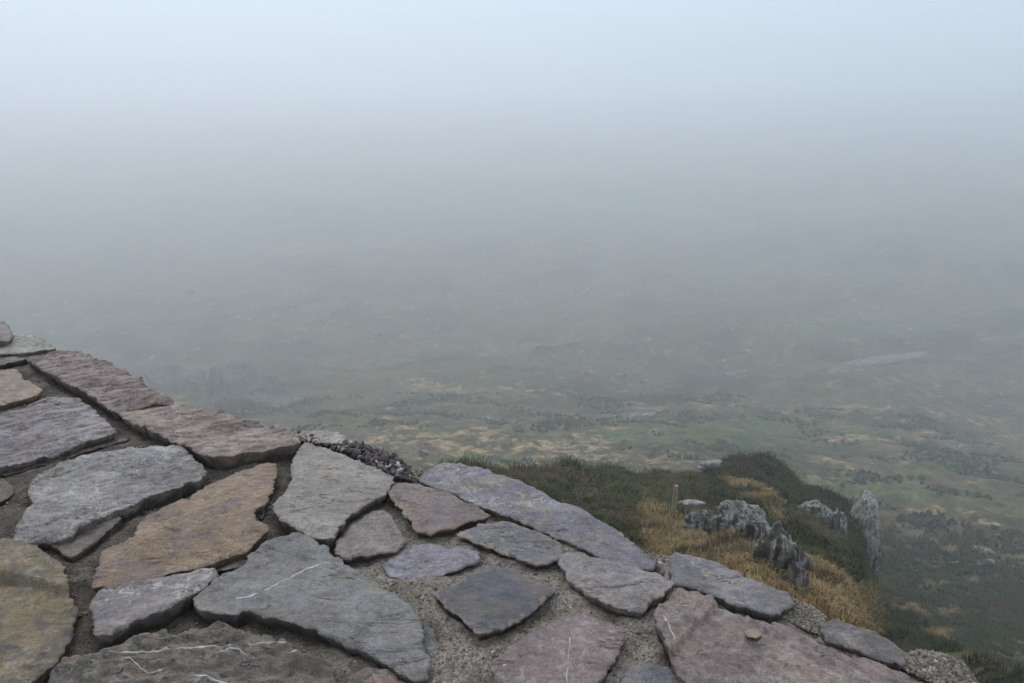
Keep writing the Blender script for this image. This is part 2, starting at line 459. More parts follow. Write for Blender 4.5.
# ------------------------------------------------------------------ wall stones
#  key: (label, outline px, z of the top, c1, c2, options)
G0 = (118, 117, 117)
STONES = [
 ('small pinkish block on the outer edge at the far end of the wall', [(-14, 322), (2, 321), (8, 326), (12, 336), (8, 339), (-14, 343)], .03, (128, 118, 118), (108, 100, 100), dict(st=.8, th=.05)),
 ('pale cream grey flat slab near the far end of the wall', [(-22, 341), (20, 336), (32, 336), (45, 342), (56, 349), (30, 352), (-22, 353)], .012, (150, 149, 138), (135, 134, 126), dict(st=.3, th=.03)),
 ('thin grey brown slab below the pale cream slab', [(-22, 354), (20, 353), (58, 351), (40, 355), (20, 360), (0, 365), (-22, 368)], .000, (112, 104, 98), (92, 88, 84), dict(st=.6, th=.03)),
 ('purplish brown slab with flaky layers on the outer edge', [(27, 358), (60, 351), (78, 352), (95, 359), (125, 370), (138, 379), (152, 389), (173, 403), (140, 406), (118, 410), (113, 409), (85, 391), (50, 373)], .012, (134, 117, 113), (112, 97, 95), dict(ang=-.5, st=.9, lay=1.5, th=.05)),
 ('long pinkish brown slab tapering to a point on the outer edge', [(118, 413), (150, 402), (175, 400), (205, 407), (235, 415), (262, 425), (300, 436), (298, 446), (262, 452), (215, 460), (205, 456), (160, 435)], .012, (140, 124, 116), (122, 105, 98), dict(ang=-.35, st=.8, lay=1.1, th=.055, c3=(150, 136, 128))),
 ('small tan stone with a notched top against the pale slab', [(-22, 372), (5, 371), (13, 369), (18, 371), (22, 378), (42, 390), (38, 395), (20, 400), (5, 404), (-22, 406)], .004, (156, 138, 116), (134, 118, 102), dict(st=.4, th=.04)),
 ('large pinkish grey block with slanting cleavage lines', [(-32, 427), (0, 414), (45, 398), (55, 396), (75, 397), (95, 410), (115, 430), (100, 435), (60, 447), (20, 460), (0, 466), (-32, 473)], .008, (137, 129, 131), (120, 113, 117), dict(ang=-.65, st=.9, lay=1.4, th=.05)),
 ('thin brown sliver wedged under the pinkish grey block', [(-32, 476), (0, 468), (60, 449), (105, 436), (129, 433), (127, 440), (100, 447), (60, 458), (0, 476), (-32, 484)], -.012, (88, 78, 72), (70, 64, 60), dict(ang=-.3, st=.8, th=.03)),
 ('large pale grey slab with a rough hollow surface', [(30, 478), (60, 463), (90, 454), (130, 450), (170, 446), (182, 447), (205, 473), (200, 483), (187, 482), (143, 498), (115, 512), (80, 527), (60, 537), (38, 537), (16, 542), (20, 522), (32, 500)], .010, (142, 140, 140), (118, 118, 119), dict(ang=-.4, st=.55, lay=.9, rough=1.5, th=.055, lichen=.8)),
 ('small pinkish brown sliver below the pale grey slab', [(53, 540), (68, 530), (84, 525), (102, 518), (115, 514), (121, 520), (106, 530), (93, 540), (73, 555), (64, 553)], -.002, (130, 118, 110), (105, 96, 90), dict(ang=-.5, st=.7, th=.04)),
 ('large ochre brown slab turning purple at its lower corner', [(190, 501), (199, 490), (220, 481), (243, 471), (262, 465), (275, 463), (276, 471), (272, 488), (266, 503), (254, 512), (254, 521), (270, 527), (268, 531), (256, 539), (249, 549), (226, 558), (205, 564), (180, 569), (150, 578), (112, 585), (93, 585), (97, 564), (106, 546), (137, 537), (143, 518), (160, 508), (181, 499)], .006, (142, 118, 92), (126, 104, 78), dict(ang=-.3, st=.35, c3=(112, 94, 92), th=.045, rough=.7)),
 ('big rounded olive brown boulder with a split cap layer', [(-40, 545), (-15, 542), (12, 541), (31, 546), (46, 556), (59, 567), (66, 586), (73, 607), (72, 622), (68, 636), (53, 657), (40, 668), (28, 677), (10, 690), (-40, 700)], .012, (122, 106, 74), (100, 90, 64), dict(st=.4, th=.07, rough=1.4, c3=(84, 80, 70), spl=1)),
 ('wedge shaped light grey block with a pink tinge and a lichen crusted top', [(90, 607), (103, 588), (120, 583), (140, 579), (175, 575), (203, 567), (214, 568), (212, 576), (199, 587), (175, 604), (156, 614), (137, 621), (109, 637), (95, 635), (94, 617)], .012, (134, 128, 130), (108, 105, 108), dict(ang=-.5, st=.6, rough=1.5, lichen=.9, th=.05)),
 ('largest slate grey slab crossed by a broken white line', [(194, 597), (206, 587), (218, 578), (243, 568), (256, 551), (275, 541), (299, 534), (315, 543), (335, 558), (350, 568), (368, 578), (398, 598), (412, 609), (419, 618), (422, 640), (430, 664), (427, 674), (413, 675), (398, 668), (380, 657), (350, 642), (317, 628), (287, 618), (264, 613), (243, 607), (236, 612), (218, 611), (198, 606)], .010, (117, 119, 117), (106, 108, 109), dict(ang=.45, st=.3, th=.05, lichen=.2, rough=.75, lay=.35)),
 ('narrow grey splinter against the lower corner of the largest slab', [(422, 620), (430, 626), (436, 634), (437, 646), (430, 652), (425, 645)], -.004, (108, 110, 108), (90, 92, 92), dict(th=.04)),
 ('rough brown layered stone banded with white quartz', [(50, 700), (58, 672), (75, 664), (92, 656), (112, 645), (135, 637), (162, 630), (172, 638), (193, 628), (210, 625), (226, 623), (245, 628), (266, 632), (276, 639), (290, 644), (309, 653), (299, 658), (318, 660), (334, 668), (339, 700)], .010, (108, 98, 88), (90, 84, 76), dict(ang=-.15, st=1.0, lay=2.0, rough=1.8, th=.05, c3=(118, 112, 100))),
 ('reddish stone cut off by the picture bottom beside the largest slab', [(344, 700), (347, 677), (363, 669), (380, 670), (398, 673), (402, 700)], .000, (118, 96, 90), (98, 84, 80), dict(st=.6, th=.04)),
 ('squarish pale grey slab with a chipped right corner', [(304, 443), (318, 446), (332, 450), (352, 459), (373, 467), (391, 475), (393, 484), (383, 494), (363, 504), (348, 514), (342, 523), (337, 526), (335, 537), (318, 539), (302, 529), (282, 518), (273, 506), (277, 499), (287, 491), (293, 477), (292, 466), (297, 455)], .014, (140, 134, 127), (128, 124, 119), dict(st=.25, th=.045, lichen=.15, rough=.6, lay=.3)),
 ('pale cream stone behind the squarish grey slab on the outer edge', [(297, 432), (303, 430), (318, 430), (338, 433), (344, 438), (343, 444), (322, 442), (303, 438)], .004, (162, 156, 148), (140, 134, 128), dict(st=.4, th=.04)),
 ('small pinkish grey kite shaped stone', [(375, 509), (384, 510), (391, 514), (397, 525), (405, 539), (401, 545), (393, 550), (376, 552), (358, 554), (345, 556), (338, 550), (337, 540), (347, 531), (358, 521)], .006, (132, 122, 118), (118, 110, 107), dict(st=.3, th=.03)),
 ('tiny tan wedge between the pale slab and the kite shaped stone', [(374, 504), (380, 499), (391, 498), (396, 508), (389, 511), (377, 508)], -.010, (112, 100, 82), (92, 84, 72), dict(th=.02)),
 ('purplish brown pointed stone with an ochre stain', [(389, 492), (397, 486), (408, 484), (427, 489), (443, 492), (455, 497), (474, 505), (489, 513), (483, 518), (466, 521), (455, 526), (442, 528), (430, 532), (416, 526), (402, 510)], .010, (118, 106, 104), (104, 94, 94), dict(ang=.3, st=.3, th=.03, rough=.55, lay=.2, c3=(134, 112, 96), rim=(140, 118, 92))),
 ('longest blue grey slab running along the outer edge', [(421, 480), (427, 470), (441, 464), (460, 465), (490, 471), (507, 476), (523, 482), (548, 495), (578, 508), (608, 525), (632, 540), (651, 556), (654, 568), (640, 568), (618, 561), (597, 554), (575, 544), (553, 535), (535, 528), (520, 521), (505, 515), (490, 509), (463, 499), (441, 490)], .006, (121, 119, 130), (108, 107, 116), dict(ang=.55, st=.35, th=.05, c3=(134, 124, 112), lichen=.7, rough=1.3)),
 ('slate blue stone with a rusty rim below the pointed brown stone', [(459, 536), (470, 530), (482, 525), (504, 522), (528, 530), (545, 536), (560, 543), (562, 555), (542, 563), (520, 559), (505, 552), (490, 547)], .006, (106, 108, 113), (94, 96, 100), dict(ang=.3, st=.3, th=.028, rough=.6, lay=.25, rim=(152, 122, 90))),
 ('lavender grey flat stone level with the mortar', [(383, 566), (390, 559), (398, 555), (416, 545), (434, 544), (441, 547), (460, 548), (479, 553), (480, 561), (460, 568), (443, 573), (427, 576), (401, 577), (386, 573)], .000, (126, 123, 138), (116, 114, 126), dict(ang=.1, st=.3, th=.02, rough=.6, lay=.3)),
 ('dark slate diamond with a thin rusty edge', [(437, 594), (455, 584), (474, 574), (490, 563), (504, 566), (518, 571), (535, 580), (553, 589), (545, 597), (537, 604), (528, 614), (516, 620), (504, 625), (490, 629), (479, 633), (470, 627), (455, 612)], .008, (84, 85, 91), (76, 77, 82), dict(ang=.3, st=.15, th=.03, rough=.45, lay=.12, rim=(142, 120, 96), lichen=.05)),
 ('light grey block with a buff rim beside the longest slab', [(560, 563), (562, 553), (569, 549), (585, 552), (608, 559), (625, 563), (640, 568), (658, 576), (671, 585), (666, 591), (657, 597), (641, 609), (628, 609), (616, 605), (600, 597), (586, 589), (570, 577)], .012, (134, 128, 129), (118, 114, 117), dict(ang=.3, st=.4, th=.04, rim=(150, 134, 122), lichen=.3)),
 ('purplish brown stone with a vertical white hairline', [(496, 664), (500, 655), (508, 649), (522, 640), (537, 631), (547, 624), (558, 617), (584, 611), (602, 619), (622, 631), (622, 640), (619, 649), (607, 669), (596, 683), (588, 700), (504, 700), (498, 678)], .012, (126, 110, 109), (112, 98, 98), dict(ang=1.3, st=.25, th=.045, rough=.7, lay=.3)),
 ('small blue grey stone cut off by the bottom of the picture', [(618, 700), (625, 672), (634, 666), (643, 663), (657, 665), (669, 669), (684, 683), (688, 700)], .004, (114, 114, 120), (96, 97, 104), dict(st=.5, th=.04, lichen=.6)),
 ('broadest purplish pink slab with a white line down its left side', [(655, 613), (665, 599), (677, 586), (692, 587), (707, 592), (720, 603), (740, 611), (764, 619), (780, 620), (797, 625), (812, 634), (824, 640), (843, 649), (865, 655), (885, 664), (903, 670), (922, 677), (940, 684), (950, 704), (705, 704), (694, 690), (681, 673), (668, 648)], .016, (133, 117, 114), (114, 102, 102), dict(ang=.8, st=.5, lay=1.0, rough=1.6, th=.06, c3=(142, 130, 122), spl=2)),
 ('blue grey slab behind the broadest pink slab', [(672, 556), (676, 551), (682, 550), (704, 556), (726, 567), (749, 579), (770, 589), (790, 597), (793, 604), (782, 610), (771, 614), (752, 611), (734, 605), (708, 593), (690, 586), (673, 584)], .008, (122, 121, 125), (106, 105, 108), dict(ang=.4, st=.4, th=.05, lichen=.5)),
 ('dull grey slab between the gravel and the broadest pink slab', [(824, 622), (835, 619), (850, 625), (866, 631), (880, 639), (895, 646), (904, 655), (902, 664), (888, 661), (868, 653), (846, 647), (826, 639)], .006, (112, 108, 106), (96, 94, 92), dict(ang=.5, st=.5, th=.05, c3=(124, 114, 108))),
 ('dark mossy stone beside the left corner of the pale grey slab', [(-20, 470), (8, 480), (13, 490), (0, 501), (-20, 505)], -.008, (84, 82, 72), (66, 66, 58), dict(st=.5, th=.03)),
 ('small grey shard at the foot of the ochre slab', [(214, 566), (229, 560), (243, 556), (250, 554), (246, 562), (236, 567), (222, 572)], -.008, (104, 98, 94), (86, 82, 78), dict(th=.02)),
]


def seg_dist(P, Q):
    """distance of points P (n,2) to the closed outline Q (m,2)"""
    a = Q; b = np.roll(Q, -1, 0)
    best = np.full(len(P), 1e9)
    for i in range(len(a)):
        d = b[i] - a[i]; L = max(float(d @ d), 1e-12)
        t = np.clip(((P - a[i]) @ d) / L, 0, 1)
        q = a[i] + t[:, None] * d
        best = np.minimum(best, ((P - q) ** 2).sum(1))
    return np.sqrt(best)


def outline(pts, jit, seed, step=0.003):
    """round the corners a little and roughen the traced outline"""
    P = np.array(pts, float)
    a = P; b = np.roll(P, -1, 0)
    P = np.stack([a * 0.93 + b * 0.07, a * 0.07 + b * 0.93], 1).reshape(-1, 2)
    out = []
    for i in range(len(P)):
        p, q = P[i], P[(i + 1) % len(P)]
        n = max(1, int(np.hypot(*(q - p)) / step))
        for k in range(n): out.append(p + (q - p) * k / n)
    P = np.array(out)
    tn = np.roll(P, -1, 0) - np.roll(P, 1, 0); tn /= np.linalg.norm(tn, axis=1)[:, None] + 1e-9
    nn = np.stack([tn[:, 1], -tn[:, 0]], 1)
    d = jit * (0.0042 * fbm(P[:, 0] * 30, P[:, 1] * 30, seed, 5, 0.74) + 0.0016 * perlin(P[:, 0] * 120, P[:, 1] * 120, seed + 5))
    sg = 1 if np.sum(P[:, 0] * np.roll(P[:, 1], -1) - np.roll(P[:, 0], -1) * P[:, 1]) > 0 else -1
    return P + nn * (d + sg * 0.0030)[:, None]


def build_stone(name, poly, ztop, mat, parent, seed, ang=0.0, lay=0.4, rough=1.0, th=0.04, sp=0.0027, jit=1.0, spl=0, tilt=None):
    """one flagstone as a closed mesh: worked top, chipped arrises, ragged bedded flanks, flat underside"""
    O = outline(poly, jit, seed)
    c = O.mean(0)
    O = O - c
    area = 0.5 * abs(np.sum(O[:, 0] * np.roll(O[:, 1], -1) - np.roll(O[:, 0], -1) * O[:, 1]))
    if np.sum(O[:, 0] * np.roll(O[:, 1], -1) - np.roll(O[:, 0], -1) * O[:, 1]) < 0: O = O[::-1]
    lo, hi = O.min(0), O.max(0)
    gx, gy = np.meshgrid(np.arange(lo[0], hi[0], sp), np.arange(lo[1], hi[1], sp * 0.866))
    gx = gx + (np.arange(gx.shape[0]) % 2)[:, None] * sp * 0.5
    P = np.stack([gx.ravel(), gy.ravel()], 1) + RNG.uniform(-.15, .15, (gx.size, 2)) * sp
    P = P[in_poly(P[:, 0], P[:, 1], O)]
    d = seg_dist(P, O); P = P[d > sp * 0.6]
    nO = len(O)
    allp = np.concatenate([O, P])
    vo, eo, fo, ov, _, _ = delaunay_2d_cdt([Vector((float(x), float(y))) for x, y in allp],
                                          [(i, (i + 1) % nO) for i in range(nO)], [], 1, 1e-7)
    V2 = np.array([(q.x, q.y) for q in vo])
    Fs = [tuple(f) for f in fo]
    on = [any(k < nO for k in ids) for ids in ov]
    dd = seg_dist(V2, O)
    wx, wy = V2[:, 0] + c[0], V2[:, 1] + c[1]
    ca, sa = math.cos(ang), math.sin(ang)
    ax, ay = wx * ca + wy * sa, -wx * sa + wy * ca
    size = math.sqrt(area)
    rng = np.random.default_rng(int(seed * 10) + 1)
    tx, ty = tilt if tilt else rng.uniform(-.03, .03, 2)
    z = tx * V2[:, 0] + ty * V2[:, 1]
    z += rough * 0.0040 * fbm(wx * 7, wy * 7, seed, 3)
    z += rough * 0.0022 * fbm(wx * 40, wy * 34, seed + 3, 4, 0.6)
    # cleavage: broken terraces elongated along the bedding
    t = fbm(ax * 5.0, ay * 21.0, seed + 9, 4, 0.62) * 2.0
    q = np.floor(t); f = t - q
    ter = q + smooth(0.80, 1.0, f)
    z += lay * 0.0032 * (ter - ter.mean()) + lay * 0.0012 * fbm(ax * 16, ay * 90, seed + 2, 3)
    z += 0.0005 * perlin(wx * 210, wy * 210, seed)
    # occasional sharp cracks
    cr = np.abs(fbm(ax * 3.2, ay * 9.0, seed + 21, 3))
    z -= 0.0030 * (1 - smooth(0.0, 0.035, cr)) * smooth(-0.1, 0.25, fbm(wx * 6, wy * 6, seed + 33, 2)) * min(1, lay + .2)
    if spl == 1:      # a cap layer split off along a ragged line
        ln = (wy - (c[1] + 0.045)) + 0.30 * (wx - c[0]) + 0.008 * fbm(wx * 18, wy * 18, 2.0, 3)
        z += 0.014 * smooth(-0.002, 0.002, ln) - 0.007
    if spl == 2:
        ln = (wx - (c[0] - 0.125)) - 0.75 * (wy - c[1]) + 0.010 * fbm(wx * 14, wy * 14, 2.0, 3)
        z += 0.008 * (smooth(0.002, -0.002, ln) - 0.5) * smooth(-.10, .02, wy - c[1])
    chip = 0.0032 * (1 + 0.9 * fbm(wx * 24, wy * 24, seed + 12, 3))
    e = np.clip(dd / np.maximum(chip, 0.0012), 0, 1)
    z -= (0.0012 + 0.0035 * np.clip(fbm(wx * 15, wy * 15, seed + 8, 2), 0, 1)) * (1 - e) * (0.6 + 0.5 * rough)
    # find the outline order in the triangulation
    idx = {}
    for k, ids in enumerate(ov):
        for i in ids:
            if i < nO: idx[i] = k
    ring = []
    for i in range(nO):
        if i in idx and (not ring or ring[-1] != idx[i]): ring.append(idx[i])
    verts = [np.column_stack([V2, z])]
    flank = [np.zeros(len(V2))]
    edge = [dd]
    rp = V2[ring]; rz = z[ring]
    tn = np.roll(rp, -1, 0) - np.roll(rp, 1, 0); tn /= np.linalg.norm(tn, axis=1)[:, None] + 1e-9
    nn = np.stack([tn[:, 1], -tn[:, 0]], 1)
    prev = list(ring); cnt = len(V2); n = len(ring)
    levels = 5
    for L in range(1, levels + 1):
        fr = L / levels
        dep = th * fr
        wob = 0.0026 * fbm(rp[:, 0] * 12 + 3, rp[:, 1] * 12, dep * 160 + seed, 3) + 0.0014 * perlin(rp[:, 0] * 60, rp[:, 1] * 60, L * 3.3 + seed)
        inn = -0.002 - 0.016 * fr if L < levels else -0.03
        q2 = rp + nn * (wob + 0.001 + inn)[:, None] if L < levels else rp * 0.93
        zz = rz * (1 - fr) - dep
        verts.append(np.column_stack([q2, zz]))
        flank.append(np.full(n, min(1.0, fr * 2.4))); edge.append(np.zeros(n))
        cur = list(range(cnt, cnt + n)); cnt += n
        for i in range(n):
            a, b = i, (i + 1) % n
            Fs.append((prev[a], cur[a], cur[b], prev[b]))
        prev = cur
    Fs.append(tuple(prev[::-1]))
    VV = np.concatenate(verts)
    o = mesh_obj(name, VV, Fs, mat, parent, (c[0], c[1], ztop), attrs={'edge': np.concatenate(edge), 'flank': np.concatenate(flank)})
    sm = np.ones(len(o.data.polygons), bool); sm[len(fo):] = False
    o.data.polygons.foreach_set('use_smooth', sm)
    return o, O + c


wall = empty('stone_wall', (0, 0.6, -1.0))
tag(wall, 'broad rubble stone wall topped with flagstones set in sandy mortar', 'stone wall', kind='thing')
WOFF = Vector((0, 0.6, -1.0))

outlines = []
stone_objs = []
for i, (label, px, zt, c1, c2, op) in enumerate(STONES):
    P = np.array([on_plane(x, y, zt) for x, y in px])
    mt = stone_mat('flagstone_' + str(i), c1, c2, op.get('c3'), op.get('ang', 0), op.get('st', .5), op.get('rim'), 3.1 * i, op.get('lichen', .3), 0.0)
    # the picture angle of the bedding becomes a plan angle
    o, O = build_stone('flagstone', P, zt, mt, wall, i * 1.7 + 1, ang=-op.get('ang', 0) * 1.2, lay=op.get('lay', .45), rough=op.get('rough', 1.0), th=op.get('th', .04), spl=op.get('spl', 0))
    o.location -= WOFF
    o['label'] = label
    outlines.append(O); stone_objs.append((o, O, zt))

# flagstones on the rest of the wall, outside the picture, so it carries on
def occupied(P, ring):
    plo, phi = P.min(0) - .02, P.max(0) + .02
    for O in outlines:
        if (O.min(0) > phi).any() or (O.max(0) < plo).any(): continue
        if (seg_dist(P, O).min() < 0.018) or in_poly(P[:, 0], P[:, 1], O).any() or in_poly(O[:, 0], O[:, 1], ring).any(): return True
    return False


rr = random.Random(11)
exm = [stone_mat('flagstone_extra_%d' % k, *cc, None, .3, .5, None, 50 + 7 * k, .4) for k, cc in enumerate([((124, 118, 116), (104, 98, 96)), ((118, 117, 117), (100, 100, 102)), ((136, 116, 96), (116, 100, 84))])]
made = 0
for tries in range(5000):
    s = rr.uniform(-2.9, 2.2); t = rr.uniform(0.20, 0.80)
    cx, cy = s * SX + t * NX, s * SY + t * NY
    rad0 = rr.uniform(0.10, 0.18) if tries < 2500 else rr.uniform(0.035, 0.07)
    n = rr.randint(5, 8)
    P = []
    for k in range(n):
        a = (k + rr.uniform(-.3, .3)) / n * 2 * math.pi
        q = rad0 * rr.uniform(.8, 1.15)
        P.append((cx + q * math.cos(a) * 1.25, cy + q * math.sin(a) * 0.85))
    P = np.array(P)
    tt = P @ np.array([NX, NY])
    if tt.max() > EDGE - 0.01 or tt.min() < 0.12: continue
    dens = P[:, None, :] * 0.5 + np.roll(P, -1, 0)[:, None, :] * 0.5
    chk = np.concatenate([P, dens[:, 0]])
    u, vv = project(chk[:, 0], chk[:, 1], np.zeros(len(chk)))
    infr = (u > -12) & (u < W + 6) & (vv < H + 8) & (chk[:, 1] > 0.05)
    if infr.any() or occupied(chk, P): continue
    o, O = build_stone('flagstone', P, rr.uniform(-.006, .002), exm[made % 3], wall, 70 + made, ang=rr.uniform(-1, 1), sp=0.008)
    o.location -= WOFF
    outlines.append(O); made += 1
    if made > 60: break

# ------------------------------------------------------------------ mortar bed on top and the wall body below it
ds = 0.0036
S_ = np.arange(-2.95, 2.2, ds); S_ = S_[(S_ > -2.95)]
# fine only where the picture looks
sgrid = np.concatenate([np.arange(-3.0, -2.45, 0.02), np.arange(-2.45, 0.35, ds), np.arange(0.35, 2.2, 0.02)])
tgrid = np.concatenate([np.arange(0.10, 0.16, 0.015), np.arange(0.16, EDGE + 0.11, ds)])
SS, TT = np.meshgrid(sgrid, tgrid)
edge_wob = 0.016 * fbm(SS * 5, TT * 0, 3.0, 4, 0.6)
_pp = np.concatenate(outlines); _ps = _pp[:, 0] * SX + _pp[:, 1] * SY; _pt = _pp[:, 0] * NX + _pp[:, 1] * NY
_l = np.array([max([0.84] + list(_pt[(np.abs(_ps - q) < .07)])) for q in sgrid])
_l = np.convolve(np.pad(_l, 12, mode='edge'), np.ones(25) / 25, 'valid')
lim = (np.clip(_l, .84, 1.0) - 0.014)[None, :] + edge_wob * .5
Tc = np.where(TT > lim, lim + (TT - lim) * 0.2, TT)
MX = SS * SX + Tc * NX; MY = SS * SY + Tc * NY
P = np.stack([MX.ravel(), MY.ravel()], 1)
dist = np.full(len(P), 0.06)
for O in outlines:
    lo, hi = O.min(0) - .05, O.max(0) + .05
    sel = np.where((P[:, 0] > lo[0]) & (P[:, 0] < hi[0]) & (P[:, 1] > lo[1]) & (P[:, 1] < hi[1]))[0]
    if not len(sel): continue
    d = seg_dist(P[sel], O[::2] if len(O) > 60 else O)
    ins = in_poly(P[sel, 0], P[sel, 1], O)
    d = np.where(ins, -d, d)
    dist[sel] = np.minimum(dist[sel], d)
px_, py_ = project(P[:, 0], P[:, 1], np.zeros(len(P)))
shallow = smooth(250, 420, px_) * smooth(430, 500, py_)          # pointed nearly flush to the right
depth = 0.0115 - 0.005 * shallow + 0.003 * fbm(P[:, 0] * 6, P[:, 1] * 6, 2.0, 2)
depth = depth + 0.010 * smooth(640, 700, px_) * smooth(600, 650, py_) * (px_ < 760)
z = -depth
z += 0.0042 * fbm(P[:, 0] * 20, P[:, 1] * 20, 4.0, 4, 0.6)
z += 0.0012 * fbm(P[:, 0] * 95, P[:, 1] * 95, 6.0, 2, 0.7)
# smears of mortar rising against the stones
hug = np.exp(-np.maximum(dist, 0) / 0.010) * smooth(-.1, .4, fbm(P[:, 0] * 9, P[:, 1] * 9, 11.0, 2))
z += hug * (0.008 + 0.003 * shallow)
z -= 0.006 * np.exp(-np.maximum(dist, 0) / 0.005) * (1 - shallow * .5)
z = np.where(dist < -0.006, np.minimum(z, -depth - .002), z)
z = np.minimum(z, -0.002)
over = np.maximum(TT.ravel() - lim.ravel(), 0)
z -= np.minimum(over * 4.0, .12)
nS, nT = SS.shape[1], SS.shape[0]
Vm = np.column_stack([P, z])
ii, jj = np.meshgrid(np.arange(nT - 1), np.arange(nS - 1), indexing='ij')
Fm = np.stack([ii * nS + jj, ii * nS + jj + 1, (ii + 1) * nS + jj + 1, (ii + 1) * nS + jj], -1).reshape(-1, 4)
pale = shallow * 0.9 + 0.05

m = NT('sandy_mortar')
v = m.coords()
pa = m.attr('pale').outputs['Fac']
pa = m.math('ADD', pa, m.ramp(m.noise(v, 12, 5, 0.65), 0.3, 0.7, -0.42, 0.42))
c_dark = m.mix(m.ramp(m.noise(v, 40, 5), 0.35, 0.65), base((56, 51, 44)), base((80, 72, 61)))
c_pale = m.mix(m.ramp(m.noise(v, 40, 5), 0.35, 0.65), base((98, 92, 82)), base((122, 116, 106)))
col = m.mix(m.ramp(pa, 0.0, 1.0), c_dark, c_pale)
grain = m.noise(v, 230, 3, 0.8)
col = m.mix(1.0, col, m.grey(m.ramp(grain, 0.36, 0.64, 0.58, 1.42)), 'MULTIPLY')
col = m.mix(m.ramp(m.noise(v, 10, 4), 0.60, 0.72, 0, 0.6), col, base((70, 78, 50)))
pe = m.voro(v, 150)
col = m.mix(m.ramp(pe, 0.10, 0.2, 0.45, 0.0), col, base((140, 134, 124)))
mortar_mat = m.finish(col, 0.9, m.math('SUBTRACT', grain, m.math('MULTIPLY', pe, .4)), 0.9, 0.0024, 0.3)
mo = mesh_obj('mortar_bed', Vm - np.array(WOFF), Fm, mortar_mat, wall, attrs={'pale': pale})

# loose grit set in the mortar, as small pebbles
def ico(sub):
    import bmesh
    bm = bmesh.new(); bmesh.ops.create_icosphere(bm, subdivisions=sub, radius=1.0)
    v_ = np.array([q.co[:] for q in bm.verts]); f_ = np.array([[q.index for q in f.verts] for f in bm.faces]); bm.free()
    return v_, f_


ICO1, ICOF1 = ico(1)
ICO2, ICOF2 = ico(2)
ICO5, ICOF5 = ico(5)


def shard():
    import itertools
    v_ = np.array(list(itertools.product((-1, 1), repeat=3)), float)
    v_[v_[:, 2] > 0, :2] *= .75
    f_ = np.array([(0, 1, 3), (0, 3, 2), (4, 6, 7), (4, 7, 5), (0, 4, 5), (0, 5, 1), (2, 3, 7), (2, 7, 6), (0, 2, 6), (0, 6, 4), (1, 5, 7), (1, 7, 3)])
    return v_, f_


SHARD = shard()


def pebbles(centres, sizes, seed, ico_=(ICO1, ICOF1), flat=0.7, angular=0.35):
    v_, f_ = ico_
    rg = np.random.default_rng(seed)
    n = len(centres)
    ax = rg.normal(size=(n, 3, 3)); qm = np.linalg.qr(ax)[0]
    sc = sizes[:, None] * np.stack([rg.uniform(.7, 1.35, n), rg.uniform(.7, 1.1, n), rg.uniform(.45, .9, n) * flat], 1)
    jit = 1 + rg.uniform(-angular, angular, (n, len(v_)))
    pts = v_[None] * jit[..., None] * sc[:, None, :]
    pts = np.einsum('nij,nkj->nki', qm, pts) + centres[:, None, :]
    fs = f_[None] + (np.arange(n) * len(v_))[:, None, None]
    return pts.reshape(-1, 3), fs.reshape(-1, 3), np.repeat(rg.uniform(0, 1, n), len(v_))


cand = np.where((dist > 0.003) & (dist < 0.06) & (px_ > -20) & (px_ < 1040) & (py_ < 690) & (TT.ravel() < lim.ravel()))[0]
pick = RNG.choice(cand, 8000, replace=False)
keep = RNG.uniform(0, 1, len(pick)) < 0.30 + 0.7 * shallow[pick]
pick = pick[keep]
cen = Vm[pick] + RNG.normal(0, .0008, (len(pick), 3))
szs = RNG.uniform(.0007, .0019, len(pick)) * (1 + 1.2 * (RNG.uniform(0, 1, len(pick)) > .95))
m = NT('grit')
v = m.coords(); tn = m.attr('tone').outputs['Fac']
col = m.mix(m.ramp(tn, 0.0, 0.75), base((84, 77, 67)), base((116, 109, 98)))
col = m.mix(m.ramp(tn, 0.93, 0.96), col, base((150, 146, 138)))
col = m.mix(1.0, col, m.grey(m.ramp(m.noise(v, 300, 3), .3, .7, .7, 1.25)), 'MULTIPLY')
grit_mat = m.finish(col, 0.8, None)
pv, pf, pt = pebbles(cen, szs, 5)
g = mesh_obj('grit', pv - np.array(WOFF), pf, grit_mat, wall, attrs={'tone': pt}, shade=False); g['kind'] = 'stuff'

# wall body: outer and inner faces of coursed rubble, displaced for real
def face_strip(t0, sgn):
    s = np.arange(-3.0, 2.2, 0.022); zz = np.arange(-2.3 if sgn > 0 else -1.3, -0.028, 0.022)
    zz = np.append(zz, -0.028)
    Sg, Zg = np.meshgrid(s, zz)
    row = np.floor(Zg / 0.16 + 0.3 * perlin(Sg * 1.3, Zg * 0, 2.2))
    cellx = Sg / 0.27 + _P[(row.astype(int) * 7) & 255] / 256.0
    fx = np.abs(cellx - np.floor(cellx) - .5) * 2; fz = np.abs((Zg / 0.16 + 0.3 * perlin(Sg * 1.3, 0, 2.2)) - row - .5) * 2
    jm = np.minimum(1 - fx, (1 - fz) * .6)
    bul = 0.03 * smooth(0.0, 0.16, jm) + 0.012 * fbm(Sg * 9, Zg * 9, 4.0, 3)
    if sgn > 0: bul = np.where(Zg > -.05, np.interp(Zg, [-.05, -.028], [1, 0]) * bul, bul)
    t = t0 + sgn * (bul - 0.035)
    v_ = np.stack([Sg * SX + t * NX, Sg * SY + t * NY, Zg], -1).reshape(-1, 3)
    n2, n1 = Sg.shape
    i_, j_ = np.meshgrid(np.arange(n2 - 1), np.arange(n1 - 1), indexing='ij')
    f_ = np.stack([i_ * n1 + j_, i_ * n1 + j_ + 1, (i_ + 1) * n1 + j_ + 1, (i_ + 1) * n1 + j_], -1).reshape(-1, 4)
    return v_, (f_[:, ::-1] if sgn > 0 else f_), jm.ravel()


